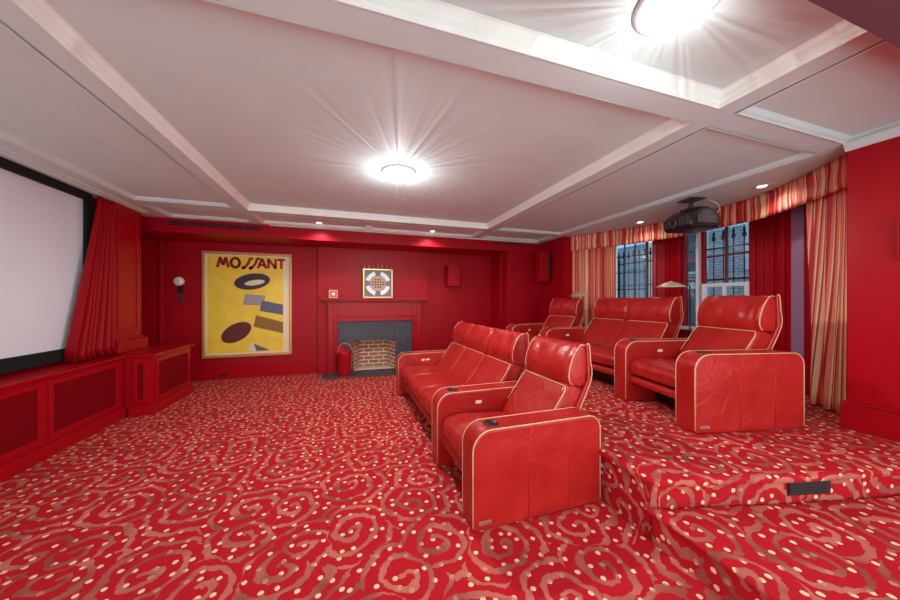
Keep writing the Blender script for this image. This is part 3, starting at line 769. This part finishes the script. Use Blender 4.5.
MB().box((-.02, -.009, .02), (-.008, -.0062, .04)).box((.008, -.009, .02), (.02, -.0062, .04)).obj('socket', m_greyp, ou)

# ------------------------------------------------------------------ ceiling fixtures
def dome(i, x, y, label, power):
    d = thing('ceiling_lamp', label, 'lamp', (x, y, ZC), 0, None); d.scale = (.86, .86, .72)
    MB().lathe([(.21, -.001), (.215, -.012), (.20, -.026), (.175, -.032), (.165, -.03)], n=48).obj('rim', m_white, d)
    MB().lathe([(.166, -.03), (.160, -.050), (.135, -.078), (.09, -.098), (.04, -.108), (0, -.110)], n=48).obj('glass_bowl', m_glassglow, d)
    MB().lathe([(.0, -.125), (.010, -.122), (.011, -.112), (.004, -.1095)], n=16).obj('finial', m_silver, d)
    l = bpy.data.lights.new('bowl_light', 'POINT'); l.energy = power; l.shadow_soft_size = .012; l.color = (1, .98, .98)
    l.use_nodes = True; t = l.node_tree; em = t.nodes['Emission']
    # fluted glass: rays of light fanning out over the ceiling
    tc = t.nodes.new('ShaderNodeTexCoord'); sx = t.nodes.new('ShaderNodeSeparateXYZ'); t.links.new(tc.outputs['Normal'], sx.inputs[0])
    def M(op, a, b=0.):
        z = t.nodes.new('ShaderNodeMath'); z.operation = op
        for k, v in enumerate((a, b)):
            if isinstance(v, bpy.types.NodeSocket): t.links.new(v, z.inputs[k])
            else: z.inputs[k].default_value = v
        return z.outputs[0]
    an = M('ARCTAN2', sx.outputs[1], sx.outputs[0])
    nz = t.nodes.new('ShaderNodeTexNoise'); nz.noise_dimensions = '1D'; nz.inputs['Scale'].default_value = 26; nz.inputs['Detail'].default_value = 1; nz.inputs['Roughness'].default_value = .8
    t.links.new(an, nz.inputs['W'])
    upw = M('MAXIMUM', M('MULTIPLY', M('ADD', sx.outputs[2], .25), 4.0), 0.0); upw = M('MINIMUM', upw, 1.0)
    streak = M('MAXIMUM', M('ADD', M('MULTIPLY', M('SUBTRACT', nz.outputs[0], .5), 4.2), 1.0), .15)
    fac = M('ADD', M('MULTIPLY', M('SUBTRACT', M('MULTIPLY', streak, .095), 1.0), upw), 1.0)
    t.links.new(fac, em.inputs['Strength'])
    lo = bpy.data.objects.new('bowl_light', l); COL.objects.link(lo); lo.parent = d; lo.location = (0, 0, -.30)
dome(0, *DOMES[0], 'round white glass ceiling lamp in the large middle coffer', DOME_POWER[0])
dome(1, *DOMES[1], 'round white glass ceiling lamp overhead, largest and nearest in view', DOME_POWER[1])
# fill from behind the camera is the added bright rear of the world
def downlight(x, y, z, label, p, grp):
    d = thing('recessed_downlight', label, 'light', (x, y, z), 0, grp)
    MB().lathe([(.075, -.001), (.078, -.006), (.066, -.010), (.056, -.006)], n=28).obj('trim_ring', m_white, d)
    MB().lathe([(.056, -.005), (.03, -.007), (0, -.008)], n=28).obj('lens', m_down, d)
    if p:
        l = bpy.data.lights.new('spot_light', 'SPOT'); l.energy = p; l.spot_size = R(150); l.spot_blend = .8; l.shadow_soft_size = .04; l.color = (1, .96, .96)
        lo = bpy.data.objects.new('spot_light', l); COL.objects.link(lo); lo.parent = d; lo.location = (0, 0, -.02)
downlight(-.50, 5.68, ZS, 'recessed downlight above the soffit, left of the smoke detector', 40, 'downlights in the rear coffer')
downlight(1.50, 5.70, ZS, 'recessed downlight above the soffit, right of the smoke detector', 40, 'downlights in the rear coffer')
downlight(4.54, 3.85, ZB, 'recessed downlight over the bay beside the projector, farther one', 12, 'downlights in the bay ceiling')
downlight(4.43, 2.22, ZB, 'recessed downlight over the bay nearer the right curtain', 14, 'downlights in the bay ceiling')
sd = thing('smoke_detector', 'small white smoke detector between the two rear downlights', 'smoke detector', (.32, 5.66, ZS))
MB().lathe([(.06, -.001), (.062, -.015), (.05, -.03), (.02, -.036), (0, -.036)], n=24).obj('housing', m_white, sd)
MB().lathe([(.045, -.031), (.04, -.042), (0, -.044)], n=24).obj('sensor_cap', m_white, sd)

# projector
pj = thing('projector', 'black ceiling projector with round lens hanging before the bay window', 'projector', (4.16, 2.80, 2.352), R(-10)); pj.scale = (.88, .88, .96)
body = [(-.25, .04), (-.22, 0), (.21, 0), (.25, .04), (.25, .15), (.20, .19), (.14, .25), (.02, .275), (-.10, .265), (-.19, .20), (-.25, .16)]
o = MB()
lo_ = loft([(x_, z_) for x_, z_ in body], -.23, .23, .04, .0, 12)
lo_.obj('body', m_blackp, pj)
MB().box((-.262, -.20, .035), (-.235, -.04, .16)).obj('front_panel', m_greyp, pj, bevel=.008); MB().box((-.262, .13, .04), (-.235, .21, .15)).obj('front_panel', m_greyp, pj, bevel=.008)
MB().lathe([(.0, -.262), (.03, -.262), (.034, -.272), (.07, -.275), (.075, -.262), (.075, -.24)], (0, .045, .10), 28, 'x').obj('lens', m_greyp, pj)
MB().lathe([(.0, -.268), (.045, -.266)], (0, .045, .10), 24, 'x').obj('lens_glass', mat('lens_glass', (.02, .03, .05), .05), pj)
MB().box((-.15, -.245, .05), (.15, -.228, .15)).obj('side_vent', m_greyp, pj, bevel=.005)
MB().box((-.09, -.09, .272), (.09, .09, .29)).box((-.12, -.12, .40), (.12, .12, .4135)).tube([(0, 0, .28), (0, 0, .402)], .03, 16).obj('ceiling_mount', m_greyp, pj)
MB().tube(smoothpoly([(.2, -.1, .17), (.30, -.14, .24), (.33, -.10, .34), (.25, -.05, .405)], 6, False), .006, 6).obj('cable', m_white, pj)

# ------------------------------------------------------------------ valance and window curtains
vplan = smoothpoly([(4.24, 5.16), (4.45, 4.72), (4.76, 4.08), (4.87, 3.5), (4.87, 2.95), (4.78, 2.43), (4.50, 1.95), (4.13, 1.46)], 40, False)
def cloth(plan, z0, z1, fold, amp, off=0, nv=10, us=1.0, slant=0, flare=0, seed=0):
    mb = MB(); arc = [0]
    for i in range(1, len(plan)): arc.append(arc[-1]+math.dist(plan[i], plan[i-1]))
    vs = []; uvp = []
    for j in range(nv+1):
        t = j/nv; z = z1+(z0-z1)*t
        for i, p in enumerate(plan):
            a = Vector(plan[max(0, i-1)]); b_ = Vector(plan[min(len(plan)-1, i+1)]); d = (b_-a).normalized(); nn = Vector((d.y, -d.x))
            if nn.x > 0: nn = -nn
            ph2 = arc[i]*2*math.pi/fold+seed+ .8*math.sin(arc[i]*7+seed)+slant*t*1.6
            o_ = off+amp*(math.sin(ph2)+.35*math.sin(2.3*ph2+1.3))*(.7+.3*t+flare*t)
            q_ = Vector(p)+nn*o_
            vs.append((q_.x, q_.y, z)); uvp.append((arc[i]*us+slant*t*.12*math.sin(arc[i]*4+1)+.003*math.sin(6*t+arc[i]*9), t))
    n_ = len(plan)
    for j in range(nv):
        for i in range(n_-1):
            ids = (j*n_+i, j*n_+i+1, (j+1)*n_+i+1, (j+1)*n_+i)
            mb.f.append(list(ids)); mb.sm.append(True); mb.uv[len(mb.f)-1] = [uvp[k] for k in ids]
    mb.v = vs
    return mb
va = cloth(vplan, 2.455, 2.745, .10, .010, .0, 6, us=.62)
o = va.obj('window_valance', m_stripe); o.modifiers.new('t', 'SOLIDIFY').thickness = .008
tag(o, 'gathered striped red and cream valance curving around the bay ceiling', 'valance')
arc_r = [p for p in vplan if p[1] > 4.47]
def resample(pl, n_):
    out = []; L = [0]
    for i in range(1, len(pl)): L.append(L[-1]+math.dist(pl[i], pl[i-1]))
    for k in range(n_):
        s = L[-1]*k/(n_-1); i = max(j for j in range(len(L)) if L[j] <= s+1e-9); i = min(i, len(pl)-2)
        t = (s-L[i])/max(1e-9, L[i+1]-L[i]); out.append((pl[i][0]+(pl[i+1][0]-pl[i][0])*t, pl[i][1]+(pl[i+1][1]-pl[i][1])*t))
    return out
la = resample([(p[0]+.0, p[1]) for p in vplan if p[1] > 4.40], 170)
o = cloth(la, PZ+.015, 2.70, .14, .032, -.075, 14, us=1.0, seed=1).obj('window_curtain', m_stripe); o.modifiers.new('t', 'SOLIDIFY').thickness = .006
tag(o, 'striped red and cream curtain hanging at the far side of the bay', 'curtain', None)
ra = resample([(p[0]+.0, p[1]) for p in vplan if p[1] < 1.96], 150)
o = cloth(ra, PZ+.015, 2.70, .15, .034, -.075, 18, us=1.1, slant=1.0, seed=2).obj('window_curtain', m_stripe); o.modifiers.new('t', 'SOLIDIFY').thickness = .006
tag(o, 'striped red and cream curtain at the near side of the bay beside the right wall', 'curtain', None)

# ------------------------------------------------------------------ theatre seats
AT, SW, AL, AH = .19, .63, .995, .635
seed_ = [0]
def arm(root, y0, side_near=True, switches=0, seams=True, tagged=False):
    ar = MB().prism_y(roundrect(0, 0, AL, AH, (.02, .02, .10, .13), 8), y0, y0+AT).obj('armrest', m_leather, root, bevel=.022, seg=3)
    pp = MB()
    for yy in (y0+.004, y0+AT-.004):
        pts = [(x_, yy, z_) for x_, z_ in roundrect(.003, .01, AL-.003, AH-.003, (.02, .02, .10, .13), 8)]
        p_ = MB().tube(pts[17:] + pts[:1], .0042, 6).obj('piping', m_cream, ar); p_['label'] = 'cream piping'
    if seams:
        sm_ = MB()
        for xx in (.40, .72):
            for yy in (y0-.0005, y0+AT+.0005): MB().tube([(xx, yy, .03), (xx, yy, AH-.02)], .0025, 6).obj('seam', m_leather, ar)
    cu = MB().lathe([(.048, AH-.001), (.050, AH+.004), (.044, AH+.007), (.040, AH+.003)], (.17, y0+AT/2, 0), 28).obj('cup_holder', m_blackp, ar)
    MB().lathe([(0, AH+.0015), (.041, AH+.002)], (.17, y0+AT/2, 0), 28).obj('cup_well', m_black, ar)
    for k in range(switches):
        zz, xx = .515, .36+k*.075
        MB().prism_y(roundrect(xx, zz, xx+.062, zz+.03, (.0149,)*4, 6), y0-.006, y0-.0005).obj('control_switch', m_button, ar, bevel=.002)
    if tagged:
        MB().box((.045, y0-.004, .045), (.125, y0-.0005, .067)).obj('maker_plate', m_silver, ar)
        for k in range(2): MB().box((.052, y0-.0052, .050+k*.009), (.118, y0-.0042, .053+k*.009)).obj('engraved_line', m_greyp, ar)
def seat_block(root, y0, n_, wr=.006, bx=0.):
    def sh_(pr): return [(p[0]+bx, *p[1:]) for p in pr]
    W_ = SW*n_; seed_[0] += 3.7; sd_ = seed_[0]
    a, b_ = y0+.004, y0+W_-.004
    sm_ = [y0+SW*k for k in range(1, n_)]
    prof = smoothpoly([(.035, .355), (.055, .30), (.20, .285), (.55, .26), (.78, .27), (.80, .36), (.72, .42), (.45, .447), (.22, .462), (.09, .445), (.04, .40)], 4)
    loft(prof, a, b_, .045, .006, 26, sm_, .022, .022, wr*.5, sd_).obj('seat_cushion', m_leather, root)
    prof = smoothpoly([(.60, .43), (.64, .38), (.85, .37), (.97, .60), (1.02, .74), (.96, .79), (.872, .785), (.76, .63)], 5)
    prof = sh_(prof)
    loft(prof, a+.01, b_-.01, .035, .006, 28, sm_, .022, .022, wr, sd_+5).obj('backrest', m_leather, root)
    prof = smoothpoly([(.885, .815), (.93, .79), (1.02, .795), (1.045, .90), (1.042, 1.04), (1.025, 1.095), (.985, 1.098), (.925, 1.03), (.882, .92)], 5)
    prof = sh_(prof)
    loft(prof, a+.0, b_-.0, .022, .003, 34, sm_ if n_ > 1 else (), .022, .018, wr*3.0, sd_+9).obj('headrest', m_leather, root)
    outer = [(.85, .20), (.96, .60), (1.078, .84), (1.058, 1.108)]; inner = [(1.03, 1.108), (1.046, .84), (.92, .60), (.82, .20)]
    prof = sh_(outer+inner)
    sh = MB().prism_y(prof, a-.014, b_+.014).obj('back_shell', m_leather, root, bevel=.012, seg=2)
    for yy in (a-.014, b_+.014):
        MB().tube([(p[0]+bx, yy, p[1]) for p in smoothpoly([(.92, .48), (.96, .60), (1.075, .84), (1.068, .98), (1.056, 1.106), (1.032, 1.11)], 5, False)], .0042, 6).obj('piping', m_cream, sh)
    for o_ in [o_ for o_ in root.children if o_.name.startswith('backrest')][-1:]:
        p2 = MB()
        top = [(.862, a+.03+(b_-a-.06)*k/24, .79) for k in range(25)]
        for k, q_ in enumerate(top):
            dd = sum(.022*math.exp(-((q_[1]-s_)/.03)**2) for s_ in sm_); top[k] = (q_[0]+dd, q_[1], q_[2]-dd*1.1)
        side = lambda yy: [(.79, yy, .68), (.84, yy, .75), (.862, yy+(.012 if yy < (a+b_)/2 else -.012), .783)]
        p2.tube(sh_(smoothpoly([(.685, a+.008, .54)]+side(a+.010)+top+side(b_-.010)[::-1]+[(.685, b_-.008, .54)], 2, False)), .0042, 6)
        p2.obj('piping', m_cream, o_)
    for o_ in [o_ for o_ in root.children if o_.name.startswith('headrest')][-1:]:
        for yy in (a+.004, b_-.004):
            MB().tube(sh_(smoothpoly([(.91, yy, .80), (.882, yy, .84), (.884, yy, .92), (.925, yy, 1.03), (.985, yy, 1.10), (1.025, yy, 1.10)], 4, False)), .004, 6).obj('piping', m_cream, o_)
    # footrest board tucked under, with rolled lower edge
    prof = smoothpoly([(.04, .235), (.06, .268), (.12, .268), (.30, .20), (.40, .16), (.38, .13), (.22, .165), (.09, .195), (.05, .205)], 4)
    loft(prof, a+.004, b_-.004, .02, .0, 12).obj('footrest', m_leather, root)
    MB().box((.34, a, .02), (.80, b_, .24)).obj('base', m_blackp, root, bevel=.01)
# near corner local origin (0,0) = front, near face
def armchair(label, loc, rz, arms=(0, 1), sw=1, tagged=True, grp=None, bx=0.):
    r_ = thing('theater_armchair', label, 'armchair', loc, rz, grp)
    if 0 in arms: arm(r_, 0, tagged=tagged)
    seat_block(r_, AT, 1, bx=bx)
    if 1 in arms: arm(r_, AT+SW, switches=sw)
    return r_
armchair('red leather reclining armchair on the lower floor, nearest seat of the front row', (.725, 1.775, 0), 0)
so = thing('theater_sofa', 'three seat red leather reclining sofa of the front row facing the screen', 'sofa', (.725, 1.79+2*AT+SW+.022, 0), R(.8))
seat_block(so, 0, 3, wr=.008); arm(so, 3*SW, switches=2)
armchair('red leather reclining armchair on the carpeted platform, nearest the right wall', (2.60, 1.72, PZ), R(-12), bx=-.06)
lv = thing('theater_loveseat', 'two seat red leather reclining loveseat in the middle of the platform row', 'loveseat', (2.835, 2.74, PZ), R(0))
seat_block(lv, 0, 2); arm(lv, 2*SW, switches=1)
r_ = thing('theater_armchair', 'red leather reclining armchair at the far end of the platform row', 'armchair', (2.83, 2.74+2*SW+AT+.03, PZ), R(9))
seat_block(r_, 0, 1); arm(r_, SW, switches=1)

# reading lamps
def rlamp(label, loc, hz, reach, rz):
    l_ = thing('reading_lamp', label, 'lamp', loc, rz)
    MB().lathe([(0, 0), (.11, 0), (.11, .012), (.03, .02), (.012, .03)], n=28).obj('base', m_lamppole, l_)
    MB().tube([(0, 0, .02), (0, 0, hz)], .008, 10).obj('pole', m_lamppole, l_)
    MB().tube(smoothpoly([(0, 0, hz), (-.03, 0, hz+.02), (-reach*.5, 0, hz+.02), (-reach, 0, hz+.018)], 4, False), .007, 8).obj('arm', m_lamppole, l_)
    MB().lathe([(.0, .06), (.04, .055), (.11, .025), (.165, -.005), (.172, -.015), (.16, -.010), (.10, .012), (0, .035)], (-reach, 0, hz), 32).obj('shade', m_lampm, l_)
    MB().lathe([(0, .07), (.014, .066), (.02, .055)], (-reach, 0, hz), 16).obj('knob', m_lampm, l_)
rlamp('bronze reading lamp with flat shade standing behind the loveseat, before the window', (4.02, 2.72, PZ), 1.25, .20, R(-71))
rlamp('bronze reading lamp with flat shade behind the far armchair, before the far curtain', (4.02, 4.56, PZ), 1.16, .12, R(20))
